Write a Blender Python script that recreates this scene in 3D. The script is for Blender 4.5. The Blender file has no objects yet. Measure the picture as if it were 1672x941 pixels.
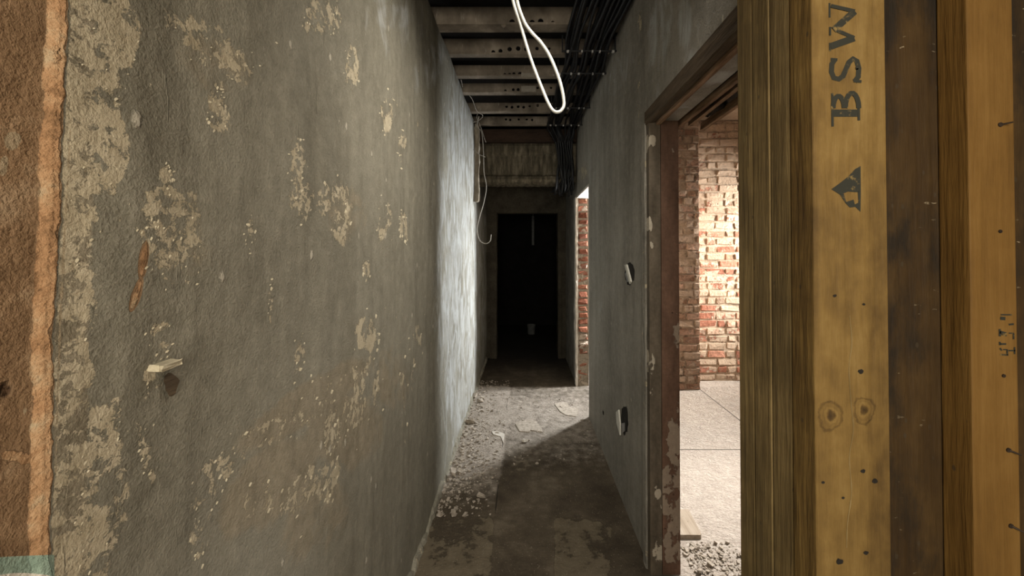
import bpy, bmesh, math, random
import numpy as np
from mathutils import Vector, Matrix, Euler
random.seed(7)
rng = np.random.default_rng(7)
scene = bpy.context.scene
COL = scene.collection
PI = math.pi

# ------------------------------------------------------------------ layout (metres)
F = 620.0                    # focal length in pixels of the 1672x941 frame
CX, CY = 855.0, 412.0        # vanishing point of the corridor in that frame
EYE = 1.45
XL, XR, XR2 = -0.5075, 0.575, 0.705     # left wall face, right wall faces
TOP = 2.79                   # underside of the joists
END = 5.20                   # far wall of the corridor
A0, A1 = 0.86, 1.72          # near doorway in the right wall
B0, B1 = 3.36, 4.12          # far doorway in the right wall
HEAD = 2.05

# ------------------------------------------------------------------ helpers: objects
def link(o): COL.objects.link(o); return o
def mesh_obj(name, verts, faces, mat=None, parent=None, base=None, attrs=None, smooth=False):
    """mesh in world coordinates; its origin is moved to `base`, or shared with its parent"""
    me = bpy.data.meshes.new(name)
    verts = np.asarray(verts, dtype=float).reshape(-1, 3)
    if parent is not None: base = Vector(parent['_base'])
    if base is None:
        lo, hi = verts.min(0), verts.max(0)
        base = Vector(((lo[0]+hi[0])/2, (lo[1]+hi[1])/2, lo[2]))
    b = np.array(base)
    me.from_pydata((verts - b).tolist(), [], faces)
    if attrs:
        for k, v in attrs.items():
            a = me.attributes.new(k, 'FLOAT', 'POINT')
            a.data.foreach_set('value', np.asarray(v, dtype=np.float32))
    me.validate(); me.update()
    if smooth: me.shade_smooth()
    if mat: me.materials.append(mat)
    o = bpy.data.objects.new(name, me)
    o['_base'] = tuple(base)
    if parent is not None:
        # parts keep the world frame of the thing's base
        o.parent = parent
    else:
        o.location = base
    return link(o)
def bm_obj(name, bm, mat=None, parent=None, base=None, smooth=False):
    bm.verts.ensure_lookup_table()
    v = [tuple(x.co) for x in bm.verts]
    f = [[q.index for q in p.verts] for p in bm.faces]
    bm.free()
    return mesh_obj(name, v, f, mat, parent, base, None, smooth)
def empty(name, base):
    o = bpy.data.objects.new(name, None); o.location = base; o.empty_display_size = .05
    o['_base'] = tuple(base)
    return link(o)
def tag(o, label, cat, group=None, kind=None):
    o['label'] = label; o['category'] = cat
    if group: o['group'] = group
    if kind: o['kind'] = kind
    return o
def struct(o, label=None):
    o['kind'] = 'structure'
    if label: o['label'] = label
    return o

class MB:
    """collects shapes into one mesh"""
    def __init__(s): s.v = []; s.f = []; s.a = {}
    def add(s, v, f, **at):
        n = len(s.v); v = [tuple(p) for p in v]
        s.v += v; s.f += [[i+n for i in q] for q in f]
        for k, x in at.items():
            s.a.setdefault(k, [0.0]*n)
            s.a[k] += (list(x) if hasattr(x, '__len__') else [x]*len(v))
        for k in s.a:
            if len(s.a[k]) < len(s.v): s.a[k] += [0.0]*(len(s.v)-len(s.a[k]))
        return s
    def box(s, x0, x1, y0, y1, z0, z1, **at):
        v = [(x, y, z) for z in (z0, z1) for y in (y0, y1) for x in (x0, x1)]
        f = [(0,2,3,1),(4,5,7,6),(0,1,5,4),(2,6,7,3),(0,4,6,2),(1,3,7,5)]
        return s.add(v, f, **at)
    def bm(s, bm, **at):
        bm.verts.index_update()
        v = [tuple(x.co) for x in bm.verts]; f = [[q.index for q in p.verts] for p in bm.faces]
        bm.free(); return s.add(v, f, **at)
    def bevbox(s, x0, x1, y0, y1, z0, z1, r=.003, seg=2, jit=0, nz=0, M=None, **at):
        bm = bmesh.new()
        bmesh.ops.create_cube(bm, size=1)
        for p in bm.verts:
            p.co = Vector((x0+(p.co.x+.5)*(x1-x0), y0+(p.co.y+.5)*(y1-y0), z0+(p.co.z+.5)*(z1-z0)))
        if nz:
            es = [e for e in bm.edges if abs(e.verts[0].co.z-e.verts[1].co.z) > 1e-6]
            bmesh.ops.subdivide_edges(bm, edges=es, cuts=nz, use_grid_fill=True)
        if r:
            es = [e for e in bm.edges if len(e.link_faces) == 2 and e.calc_face_angle() > .5]
            bmesh.ops.bevel(bm, geom=es, offset=r, segments=seg, affect='EDGES', profile=.6)
        if jit:
            for p in bm.verts: p.co += Vector((random.gauss(0, jit), random.gauss(0, jit), random.gauss(0, jit)))
        if M is not None: bmesh.ops.transform(bm, matrix=M, verts=bm.verts)
        return s.bm(bm, **at)
    def tube(s, pts, r, n=8, cap=True, **at):
        P = [Vector(p) for p in pts]; R = r if hasattr(r, '__len__') else [r]*len(P)
        v = []; f = []
        t0 = (P[1]-P[0]).normalized()
        up = Vector((0,0,1)) if abs(t0.z) < .9 else Vector((0,1,0))
        nrm = t0.cross(up).normalized()
        for i, p in enumerate(P):
            t = (P[min(i+1, len(P)-1)]-P[max(i-1, 0)]).normalized()
            nrm = (nrm - t*nrm.dot(t)).normalized(); bn = t.cross(nrm)
            for k in range(n):
                a = 2*PI*k/n
                v.append(p + (nrm*math.cos(a)+bn*math.sin(a))*R[i])
        for i in range(len(P)-1):
            for k in range(n):
                f.append((i*n+k, i*n+(k+1)%n, (i+1)*n+(k+1)%n, (i+1)*n+k))
        if cap:
            f.append(tuple(range(n-1, -1, -1))); f.append(tuple((len(P)-1)*n+k for k in range(n)))
        return s.add(v, f, **at)
    def obj(s, name, mat, parent=None, base=None, smooth=False):
        return mesh_obj(name, s.v, s.f, mat, parent, base, s.a or None, smooth)

def spline(pts, n=10):
    """Catmull-Rom through the points"""
    P = [Vector(p) for p in pts]; P = [2*P[0]-P[1]]+P+[2*P[-1]-P[-2]]
    out = []
    for i in range(1, len(P)-2):
        for k in range(n):
            t = k/n
            a, b, c, d = P[i-1:i+3]
            out.append(.5*((2*b)+(c-a)*t+(2*a-5*b+4*c-d)*t*t+(3*b-a-3*c+d)*t**3))
    out.append(P[-2]); return out

def grid_face(mb, axis, at_, us, vs, flip, **fn):
    """a subdivided rectangle with a fixed coordinate on `axis`"""
    U, V = np.meshgrid(us, vs, indexing='ij'); n, m = U.shape
    W = np.full(U.shape, at_)
    c = {0: (W, U, V), 1: (U, W, V), 2: (U, V, W)}[axis]
    v = np.stack(c, -1).reshape(-1, 3)
    f = []
    for i in range(n-1):
        for j in range(m-1):
            q = [i*m+j, (i+1)*m+j, (i+1)*m+j+1, i*m+j+1]
            f.append(q[::-1] if flip else q)
    at = {k: g(v[:,0], v[:,1], v[:,2]) for k, g in fn.items()}
    mb.add(v, f, **at)
def grid_box(mb, xs, ys, zs, **fn):
    xs, ys, zs = map(np.asarray, (xs, ys, zs))
    grid_face(mb, 0, xs[0], ys, zs, True, **fn);  grid_face(mb, 0, xs[-1], ys, zs, False, **fn)
    grid_face(mb, 1, ys[0], xs, zs, False, **fn); grid_face(mb, 1, ys[-1], xs, zs, True, **fn)
    grid_face(mb, 2, zs[0], xs, ys, True, **fn);  grid_face(mb, 2, zs[-1], xs, ys, False, **fn)
def span(a, b, step): return np.linspace(a, b, max(2, int(math.ceil((b-a)/step))+1))

# ------------------------------------------------------------------ helpers: node materials
class NT:
    def __init__(s, name):
        s.m = bpy.data.materials.new(name); s.m.use_nodes = True
        s.t = s.m.node_tree; s.t.nodes.clear()
        s.out = s.t.nodes.new('ShaderNodeOutputMaterial')
        s.b = s.t.nodes.new('ShaderNodeBsdfPrincipled')
        s.t.links.new(s.b.outputs[0], s.out.inputs[0])
        s.geo = s.t.nodes.new('ShaderNodeNewGeometry')
        s.pos = s.geo.outputs['Position']
    def new(s, k): return s.t.nodes.new('ShaderNode'+k)
    def put(s, sock, v):
        if isinstance(v, bpy.types.NodeSocket): s.t.links.new(v, sock)
        elif isinstance(v, (tuple, list)) and sock.type == 'RGBA' and len(v) == 3: sock.default_value = (*v, 1)
        else: sock.default_value = v
    def math(s, op, a, b=0.0, c=None, clamp=False):
        n = s.new('Math'); n.operation = op; n.use_clamp = clamp
        s.put(n.inputs[0], a); s.put(n.inputs[1], b)
        if c is not None: s.put(n.inputs[2], c)
        return n.outputs[0]
    def scale(s, xyz, src=None, off=(0,0,0)):
        n = s.new('Mapping'); s.put(n.inputs['Vector'], src or s.pos)
        n.inputs['Scale'].default_value = xyz; n.inputs['Location'].default_value = off
        return n.outputs[0]
    def noise(s, sc, det=4, rough=.55, vec=None, dist=0.0, out=0):
        n = s.new('TexNoise'); s.put(n.inputs['Vector'], vec or s.pos)
        s.put(n.inputs['Scale'], sc); n.inputs['Detail'].default_value = det
        n.inputs['Roughness'].default_value = rough; n.inputs['Distortion'].default_value = dist
        return n.outputs[out]
    def voro(s, sc, vec=None, feat='F1', out='Distance', rand=1.0):
        n = s.new('TexVoronoi'); n.feature = feat; s.put(n.inputs['Vector'], vec or s.pos)
        n.inputs['Scale'].default_value = sc; n.inputs['Randomness'].default_value = rand
        return n.outputs[out]
    def ramp(s, fac, stops, interp='LINEAR'):
        n = s.new('ValToRGB'); n.color_ramp.interpolation = interp; s.put(n.inputs[0], fac)
        e = n.color_ramp.elements
        while len(e) < len(stops): e.new(.5)
        for q, (p, c) in zip(e, stops):
            q.position = p; q.color = (*c, 1) if len(c) == 3 else c
        return n.outputs[0]
    def mix(s, f, a, b, mode='MIX'):
        n = s.new('Mix'); n.data_type = 'RGBA'; n.blend_type = mode
        s.put(n.inputs['Factor'], f); s.put(n.inputs['A'], a) if False else None
        s.put(n.inputs[0], f); s.put(n.inputs[6], a); s.put(n.inputs[7], b)
        return n.outputs[2]
    def step(s, v, lo, hi):
        n = s.new('MapRange'); n.interpolation_type = 'SMOOTHSTEP'; s.put(n.inputs[0], v)
        n.inputs[1].default_value = lo; n.inputs[2].default_value = hi
        return n.outputs[0]
    def attr(s, name):
        n = s.new('Attribute'); n.attribute_name = name; return n.outputs['Fac']
    def xyz(s):
        n = s.new('SeparateXYZ'); s.put(n.inputs[0], s.pos); return n.outputs
    def bump(s, h, dist=.01, strength=1.0, nrm=None):
        n = s.new('Bump'); s.put(n.inputs['Height'], h)
        n.inputs['Distance'].default_value = dist; n.inputs['Strength'].default_value = strength
        if nrm is not None: s.put(n.inputs['Normal'], nrm)
        return n.outputs[0]
    def done(s, col, rough=.9, nrm=None, metal=0.0, spec=.25):
        s.put(s.b.inputs['Base Color'], col); s.put(s.b.inputs['Roughness'], rough)
        s.b.inputs['Metallic'].default_value = metal
        s.b.inputs['Specular IOR Level'].default_value = spec
        if nrm is not None: s.put(s.b.inputs['Normal'], nrm)
        return s.m

def plaster(name, dark, light, left):
    n = NT(name)
    base = n.noise(2.2, 6, .6, dist=.4)
    streak = n.noise(3.0, 6, .6, vec=n.scale((1, 2.2, .35)))
    f = n.math('ADD', n.math('MULTIPLY', base, .5), n.math('MULTIPLY', streak, .5))
    col = n.ramp(f, [(.36, dark), (.62, light)])
    mid = n.noise(26, 8, .65)
    col = n.mix(n.math('MULTIPLY', n.step(mid, .45, .75), .26), col, tuple(c*1.55 for c in light))
    col = n.mix(n.math('MULTIPLY', n.step(mid, .48, .25), .30), col, tuple(c*.5 for c in dark))
    fine = n.noise(170, 4, .6)
    col = n.mix(.30, col, n.ramp(fine, [(.3, (.25,.25,.25)), (.7, (.75,.75,.75))]), 'SOFT_LIGHT')
    sme = n.step(n.math('ADD', n.attr('smear'), n.math('MULTIPLY', n.math('SUBTRACT', n.noise(9, 8, .68, dist=.8), .5), 1.3)), .30, .62)
    col = n.mix(n.math('MULTIPLY', sme, .62), col, n.ramp(mid, [(.3, (.17,.138,.09)), (.7, (.30,.25,.175))]))
    # flaked-off patches: finer close to the broken brick end, larger further along
    y = n.xyz()[1]
    far = n.step(y, .7, 1.5)
    nf = n.noise(48, 10, .72, dist=.3); nc = n.noise(15, 10, .72, vec=n.scale((1, 1.0, .8)), dist=.3)
    nn = n.math('ADD', n.math('MULTIPLY', nf, n.math('SUBTRACT', 1.0, far)), n.math('MULTIPLY', nc, far))
    fld = n.math('ADD', n.attr('peel'), n.math('MULTIPLY', n.math('SUBTRACT', nn, .5), 4.4))
    peel = n.step(fld, .50, .525)
    pc = n.ramp(n.noise(30, 6, .6), [(.3, (.34,.285,.19)), (.7, (.48,.415,.30))])
    pc = n.mix(n.math('MULTIPLY', n.step(fine, .5, .8), .3), pc, (.5,.44,.33))
    col = n.mix(n.math('MULTIPLY', peel, .92), col, pc)
    rim = n.math('MULTIPLY', n.step(fld, .43, .50), n.math('SUBTRACT', 1.0, peel))
    col = n.mix(n.math('MULTIPLY', rim, .22), col, tuple(c*.4 for c in dark))
    # chalky film, plus daylight painted pale on the left wall
    ch = n.math('ADD', n.attr('chalk'), n.math('MULTIPLY', n.math('SUBTRACT', n.noise(7, 7, .65, vec=n.scale((1,1.3,.6)), dist=1.0), .5), 1.7))
    col = n.mix(n.math('MULTIPLY', n.step(ch, .25, .85), .75), col, (.46,.47,.46))
    # gritty speckle
    gr = n.noise(300, 3, .6)
    col = n.mix(n.math('MULTIPLY', n.step(gr, .62, .74), .35), col, (.42,.39,.31))
    col = n.mix(n.math('MULTIPLY', n.step(gr, .38, .26), .45), col, tuple(c*.35 for c in dark))
    # little chips with white edges
    vo = n.voro(22, vec=n.scale((1, 1, .55))); vc = n.voro(22, vec=n.scale((1,1,.55)), out='Color')
    chip = n.math('MULTIPLY', n.step(n.math('ADD', vo, n.math('MULTIPLY', fine, .25)), .30, .22), n.step(vc, .80, .84))
    col = n.mix(n.math('MULTIPLY', chip, .65), col, (.52,.47,.38))
    # vertical scrapes
    sc = n.noise(46, 5, .6, vec=n.scale((1, 1.0, .12)))
    scr = n.step(sc, .66, .72)
    col = n.mix(n.math('MULTIPLY', scr, n.math('MULTIPLY', n.step(y, 1.0, 2.2), .45)), col, (.5,.49,.46))
    h = n.math('ADD', n.math('MULTIPLY', n.math('SUBTRACT', 1.0, peel), .45), n.math('MULTIPLY', mid, .32))
    h = n.math('ADD', h, n.math('MULTIPLY', fine, .25))
    h = n.math('ADD', h, n.math('MULTIPLY', gr, .12))
    h = n.math('ADD', h, n.math('MULTIPLY', chip, .35))
    h = n.math('ADD', h, n.math('MULTIPLY', scr, .25))
    h = n.math('ADD', h, n.math('MULTIPLY', n.noise(5, 3, .5, vec=n.scale((1,1.5,.4))), 2.2))
    if left:
        br = n.math('ADD', n.attr('brown'), n.math('MULTIPLY', n.math('SUBTRACT', n.noise(34, 6, .6), .5), .55))
        bm_ = n.step(br, .48, .52)
        bc = n.ramp(n.noise(22, 7, .65), [(.3, (.145,.086,.044)), (.55, (.23,.142,.077)), (.75, (.33,.23,.14))])
        col = n.mix(bm_, col, bc)
        ed = n.math('ADD', n.attr('salmon'), n.math('MULTIPLY', n.math('SUBTRACT', n.noise(34, 9, .7), .5), 1.5))
        em = n.step(ed, .46, .56)
        ec = n.ramp(n.noise(19, 8, .7), [(.36, (.17,.095,.046)), (.47, (.33,.185,.092)), (.57, (.40,.25,.135)), (.66, (.38,.29,.18))])
        col = n.mix(em, col, ec)
        lm = n.step(n.math('ADD', n.attr('lime'), n.math('MULTIPLY', n.math('SUBTRACT', n.noise(60, 6, .65), .5), 1.4)), .45, .55)
        col = n.mix(n.math('MULTIPLY', lm, .8), col, (.30,.235,.15))
        col = n.mix(n.math('MULTIPLY', n.step(n.attr('hole'), .3, .8), .8), col, (.05,.025,.012))
        h = n.math('SUBTRACT', h, n.attr('hole'))
        col = n.mix(n.step(n.attr('teal'), .45, .55), col, n.ramp(n.noise(40, 4), [(.3,(.16,.22,.17)), (.7,(.26,.33,.26))]))
        col = n.mix(n.step(n.attr('white'), .45, .55), col, (.55,.50,.42))
        h = n.math('ADD', h, n.math('MULTIPLY', n.math('SUBTRACT', 1.0, bm_), .6))
        h = n.math('ADD', h, n.math('MULTIPLY', em, n.math('MULTIPLY', n.noise(40, 7, .7), .9)))
        h = n.math('ADD', h, n.math('MULTIPLY', bm_, n.math('MULTIPLY', n.noise(75, 6, .65), .35)))
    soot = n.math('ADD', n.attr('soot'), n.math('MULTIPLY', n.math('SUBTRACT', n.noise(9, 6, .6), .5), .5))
    col = n.mix(n.math('MULTIPLY', n.step(soot, .3, .8), .85), col, (.035,.03,.024))  # masked parts of the wall go near-black
    return n.done(col, .88, n.bump(h, .010, .9), spec=.2)

M = {}
M['left'] = plaster('peeling_plaster', (.150,.136,.102), (.232,.214,.166), True)
M['right'] = plaster('grey_plaster', (.17,.155,.128), (.29,.268,.228), False)

def simple(name, stops, sc=20, det=6, rough=.9, bd=.004, vec=None, spec=.2, metal=0):
    n = NT(name); v = n.scale(vec) if vec else None
    a = n.noise(sc, det, .62, vec=v)
    col = n.ramp(a, stops)
    fine = n.noise(sc*7, 4, .6, vec=v)
    col = n.mix(.35, col, n.ramp(fine, [(.3,(.22,)*3), (.7,(.78,)*3)]), 'SOFT_LIGHT')
    h = n.math('ADD', a, n.math('MULTIPLY', fine, .3))
    return n.done(col, rough, n.bump(h, bd), metal, spec)
M['soot'] = simple('shaded_void_ceiling', [(.3,(.006,.005,.004)), (.7,(.016,.013,.010))], 6)  # near-black colour stands for the deep shade above the joists
M['cave'] = simple('dark_far_room', [(.3,(.005,.0045,.004)), (.7,(.012,.010,.009))], 6)  # darkness of the unlit room is put into this colour
M['endwall'] = simple('dim_end_plaster', [(.3,(.028,.023,.016)), (.7,(.065,.055,.038))], 7, bd=.012)  # plaster colour lowered to hold the shade at the corridor end
M['room'] = simple('bare_room_plaster', [(.3,(.30,.24,.18)), (.7,(.45,.37,.29))], 6, bd=.01)
M['lintel'] = simple('stained_concrete', [(.3,(.035,.029,.019)), (.5,(.09,.075,.05)), (.72,(.20,.17,.12))], 11, bd=.012, vec=(2.4,1,.5))
M['rust_timber'] = simple('brown_timber', [(.3,(.020,.013,.009)), (.7,(.05,.030,.019))], 12, bd=.006, vec=(.3,1,1))
M['batten'] = simple('weathered_batten', [(.3,(.10,.08,.055)), (.5,(.24,.20,.145)), (.7,(.42,.38,.31))], 14, bd=.014, vec=(2,2,.35))
M['lath'] = simple('split_lath', [(.3,(.10,.06,.035)), (.5,(.24,.15,.09)), (.72,(.42,.29,.19))], 16, bd=.006, vec=(3,.35,3))
M['soffit'] = simple('dark_soffit_board', [(.3,(.010,.008,.006)), (.55,(.026,.020,.015)), (.72,(.12,.09,.065))], 9, bd=.02, vec=(3,.8,3))  # rough wood, mostly near-black with paler patches
M['darkedge'] = simple('dark_frame_edge', [(.3,(.05,.035,.022)), (.7,(.11,.08,.05))], 14, bd=.005, vec=(3,.35,3))
M['black'] = simple('black_cable_sheath', [(.3,(.004,.004,.0045)), (.7,(.010,.010,.011))], 30, rough=.5, spec=.35, bd=.0005)
M['white'] = simple('white_cable_sheath', [(.3,(.42,.405,.36)), (.7,(.52,.505,.46))], 30, rough=.5, spec=.4, bd=.0003)
M['greywire'] = simple('grey_wire', [(.3,(.22,.20,.17)), (.7,(.36,.33,.28))], 30, rough=.6, bd=.0005)
M['clip'] = simple('pale_clip', [(.3,(.28,.27,.26)), (.7,(.46,.45,.43))], 40, rough=.6, bd=.0005)
M['chip'] = simple('plaster_chip', [(.3,(.36,.32,.27)), (.7,(.58,.53,.46))], 30, bd=.003)
M['rubble'] = simple('plaster_rubble', [(.3,(.21,.175,.135)), (.7,(.42,.365,.30))], 40, bd=.003)
M['flake'] = simple('cream_flake', [(.3,(.36,.31,.21)), (.7,(.52,.46,.34))], 40, bd=.002)
M['metalbox'] = simple('galvanised_box', [(.3,(.16,.155,.15)), (.7,(.30,.29,.28))], 40, rough=.5, metal=.6, bd=.0006)
M['nail'] = simple('rusty_nail', [(.3,(.02,.014,.01)), (.7,(.05,.035,.025))], 60, rough=.6, metal=.4, bd=.0005)
M['dimpale'] = simple('shaded_pale_plastic', [(.3,(.10,.10,.095)), (.7,(.17,.17,.16))], 20, bd=.001)  # pale plastic, darkened in its colour for the unlit room
M['pale'] = simple('pale_paint', [(.3,(.50,.48,.42)), (.7,(.62,.60,.53))], 20, bd=.001)
M['hole'] = simple('dark_hole', [(.3,(.010,.008,.006)), (.7,(.025,.02,.015))], 20)

def joist_mat():
    n = NT('dusty_joist_steel')
    a = n.noise(7, 6, .6, vec=n.scale((1, 1, .6))); b = n.noise(3.2, 4, .5)
    col = n.ramp(a, [(.3,(.12,.098,.072)), (.55,(.235,.195,.150)), (.74,(.40,.345,.275))])
    col = n.mix(n.math('MULTIPLY', n.step(b, .5, .68), .7), col, (.055,.042,.03))
    d = n.noise(40, 4, .6, vec=n.scale((1, 1, .15)))
    col = n.mix(n.math('MULTIPLY', n.step(d, .62, .74), .5), col, (.5,.46,.40))
    return n.done(col, .75, n.bump(n.math('ADD', a, n.math('MULTIPLY', n.noise(60,4), .3)), .004), .15, .3)
M['joist'] = joist_mat()
M['plate'] = simple('pale_joist_plate', [(.3,(.24,.21,.17)), (.7,(.36,.33,.28))], 20, bd=.001)

def brick_mat(name, mortar, stops, cream, amount):
    n = NT(name)
    t = n.attr('tint')          # 0 = mortar bed, else a random tone per brick
    nz = n.noise(35, 7, .65)
    bc = n.ramp(t, stops)
    bc = n.mix(.6, bc, n.ramp(nz, [(.3,(.2,)*3), (.7,(.8,)*3)]), 'OVERLAY')
    mo = n.ramp(n.noise(50, 6), [(.3, tuple(c*.6 for c in mortar)), (.7, mortar)])
    col = n.mix(n.step(t, .02, .06), mo, bc)
    f = n.math('ADD', n.math('MULTIPLY', n.noise(5, 5, .6), .5), n.math('MULTIPLY', n.noise(17, 7, .68), .5))
    f = n.math('ADD', f, n.math('MULTIPLY', n.attr('smear'), .3))
    sm = n.step(f, .60-amount, .64-amount)
    col = n.mix(n.math('MULTIPLY', sm, .9), col, n.ramp(nz, [(.3, tuple(c*.72 for c in cream)), (.7, cream)]))
    h = n.math('ADD', n.math('MULTIPLY', nz, 1.0), n.math('MULTIPLY', sm, .5))
    h = n.math('ADD', h, n.math('MULTIPLY', n.noise(110, 5, .6), .4))
    return n.done(col, .95, n.bump(h, .012), spec=.1)
REDS = [(.0,(.10,.040,.026)), (.35,(.20,.075,.045)), (.65,(.29,.12,.075)), (1,(.15,.07,.045))]
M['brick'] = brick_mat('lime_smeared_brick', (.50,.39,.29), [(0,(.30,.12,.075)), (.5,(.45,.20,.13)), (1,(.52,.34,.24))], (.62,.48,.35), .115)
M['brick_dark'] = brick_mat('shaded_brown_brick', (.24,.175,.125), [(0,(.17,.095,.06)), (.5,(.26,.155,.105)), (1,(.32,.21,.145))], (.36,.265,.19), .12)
M['brick_red'] = brick_mat('broken_red_brick', (.30,.25,.19), REDS, (.44,.37,.29), -.02)

def floor_mat():
    n = NT('dusty_floor_sheets')
    x, y, z = n.xyz()
    a = n.noise(3.4, 6, .6, dist=.5); b = n.noise(13, 8, .66); c = n.noise(75, 5, .65)
    col = n.ramp(n.math('ADD', n.math('MULTIPLY', a, .6), n.math('MULTIPLY', b, .4)),
                 [(.35,(.042,.032,.021)), (.52,(.078,.061,.041)), (.68,(.15,.122,.086))])
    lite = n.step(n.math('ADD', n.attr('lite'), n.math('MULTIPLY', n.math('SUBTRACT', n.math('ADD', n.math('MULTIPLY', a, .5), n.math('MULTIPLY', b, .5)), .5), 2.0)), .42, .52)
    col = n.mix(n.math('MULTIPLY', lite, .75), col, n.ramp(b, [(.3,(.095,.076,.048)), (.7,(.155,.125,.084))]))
    dust = n.step(n.math('ADD', n.attr('dust'), n.math('MULTIPLY', n.math('SUBTRACT', b, .5), .7)), .25, .75)
    col = n.mix(dust, col, n.ramp(n.math('ADD', n.math('MULTIPLY', b, .6), n.math('MULTIPLY', c, .4)), [(.32,(.20,.165,.13)), (.6,(.40,.345,.285)), (.75,(.52,.46,.39))]))
    sp = n.voro(75); sm = n.step(n.math('ADD', sp, n.math('MULTIPLY', c, .4)), .36, .30)
    col = n.mix(n.math('MULTIPLY', sm, .35), col, (.42,.37,.29))
    col = n.mix(n.math('MULTIPLY', n.step(y, 4.1, 5.3), .88), col, (.012,.010,.008))  # paints the fading light: floor goes black towards the far room
    room = n.attr('room')
    rc = n.ramp(n.math('ADD', n.math('MULTIPLY', b, .5), n.math('MULTIPLY', c, .5)), [(.35,(.29,.245,.20)), (.65,(.50,.44,.38))])
    col = n.mix(room, col, rc)
    seam = n.attr('seam')
    sn = n.step(n.math('ADD', seam, n.math('MULTIPLY', n.math('SUBTRACT', c, .5), .2)), .55, .75)
    col = n.mix(n.math('MULTIPLY', sn, .8), col, (.03,.024,.018))
    chipv = n.noise(38, 5, .6, vec=n.scale((1,1.7,1)), dist=.8)
    h = n.math('ADD', n.math('MULTIPLY', b, .7), n.math('MULTIPLY', c, .35))
    h = n.math('ADD', h, n.math('MULTIPLY', n.math('MULTIPLY', chipv, n.math('ADD', n.math('MULTIPLY', dust, 1.6), n.math('MULTIPLY', room, .9))), 1.0))
    h = n.math('ADD', h, n.math('MULTIPLY', lite, .25))
    h = n.math('SUBTRACT', h, n.math('MULTIPLY', sn, .8))
    return n.done(col, .9, n.bump(h, .014), spec=.2)
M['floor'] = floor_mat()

def wood(name, stops, grain=1.0, blotch=.25, stain=0.0, flecks=0.0, knots=(), bd=.003, rough=.75, axis=2):
    n = NT(name)
    s = [34*grain]*3; s[axis] = 1.6
    warp = n.noise(2.5, 3, .5, out=1)
    v = n.new('VectorMath'); v.operation = 'MULTIPLY_ADD'
    n.put(v.inputs[0], warp); v.inputs[1].default_value = (.03,.03,.03); n.put(v.inputs[2], n.pos)
    g = n.noise(1.0, 6, .62, vec=n.scale(tuple(s), v.outputs[0]))
    s2 = [150*grain]*3; s2[axis] = 5
    g2 = n.noise(1.0, 4, .6, vec=n.scale(tuple(s2)))
    blot = n.noise(7, 6, .62)
    blot = n.math('ADD', n.math('MULTIPLY', blot, .5), n.math('MULTIPLY', n.noise(24, 7, .65, vec=n.scale((1.4,1,.8))), .5))
    f = n.math('ADD', n.math('MULTIPLY', g, .8-blotch), n.math('ADD', n.math('MULTIPLY', g2, .2), n.math('MULTIPLY', blot, blotch)))
    h = n.math('ADD', g, n.math('MULTIPLY', g2, .4))
    for (kx, kz, kr) in knots:
        c = n.new('VectorMath'); c.operation = 'SUBTRACT'; n.put(c.inputs[0], n.pos); c.inputs[1].default_value = (kx, 0, kz)
        m = n.scale((1, 0, .8), c.outputs[0])
        l = n.new('VectorMath'); l.operation = 'LENGTH'; n.put(l.inputs[0], m)
        d = n.math('ADD', l.outputs['Value'], n.math('MULTIPLY', n.math('SUBTRACT', n.noise(60,5,.65), .5), .016))
        ring = n.math('SINE', n.math('MULTIPLY', d, 2*PI/(kr*.42)))
        msk = n.step(d, kr*1.25, kr*.9)
        f = n.math('ADD', f, n.math('MULTIPLY', msk, n.math('MULTIPLY', ring, .035)))
        f = n.math('SUBTRACT', f, n.math('MULTIPLY', n.step(d, kr*.45, kr*.1), .20))
        f = n.math('SUBTRACT', f, n.math('MULTIPLY', n.step(n.math('ABSOLUTE', n.math('SUBTRACT', d, kr)), kr*.2, 0.0), .12))
    col = n.ramp(f, stops)
    if stain:
        st = n.noise(4.2, 7, .66, vec=n.scale((1.5,1.5,.7)))
        col = n.mix(n.math('MULTIPLY', n.step(st, .44, .60), stain), col, (.010,.007,.004))
    if flecks:
        fl = n.noise(95, 4, .6, vec=n.scale((.6,1,1.6)))
        fm = n.math('MULTIPLY', n.step(fl, .66, .72), n.step(n.noise(5, 4), .47, .6))
        col = n.mix(n.math('MULTIPLY', fm, flecks), col, (.42,.34,.22))
    sp = n.math('MULTIPLY', n.step(n.voro(55, vec=n.scale((1,1,.6))), .16, .10), n.step(n.voro(55, vec=n.scale((1,1,.6)), out='Color'), .72, .76))
    col = n.mix(n.math('MULTIPLY', sp, .7), col, (.04,.028,.015))
    return n.done(col, rough, n.bump(h, bd), spec=.25)
M['stud'] = wood('yellow_stud_wood', [(.34,(.040,.022,.006)), (.44,(.092,.053,.014)), (.54,(.147,.088,.024)), (.68,(.225,.148,.050))], .42, blotch=.58, knots=((.4017, 1.2355, .0145), (.446, 1.243, .013)), bd=.006)
M['stud_side'] = wood('brown_stud_side', [(.33,(.070,.046,.017)), (.5,(.165,.113,.045)), (.68,(.28,.20,.09))], .5, blotch=.5, stain=.35, bd=.005)
M['stud_warm'] = wood('orange_stud_wood', [(.33,(.070,.034,.006)), (.5,(.130,.066,.013)), (.68,(.19,.105,.027))], .6, blotch=.38, bd=.004)
M['ply'] = wood('dark_stained_plywood', [(.33,(.017,.008,.002)), (.5,(.040,.021,.005)), (.68,(.075,.042,.012))], .4, blotch=.5, stain=.92, flecks=.75, bd=.006)
M['offcut'] = wood('dusty_offcut', [(.33,(.19,.145,.10)), (.5,(.29,.235,.175)), (.68,(.40,.34,.27))], 1.0, axis=1)

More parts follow.
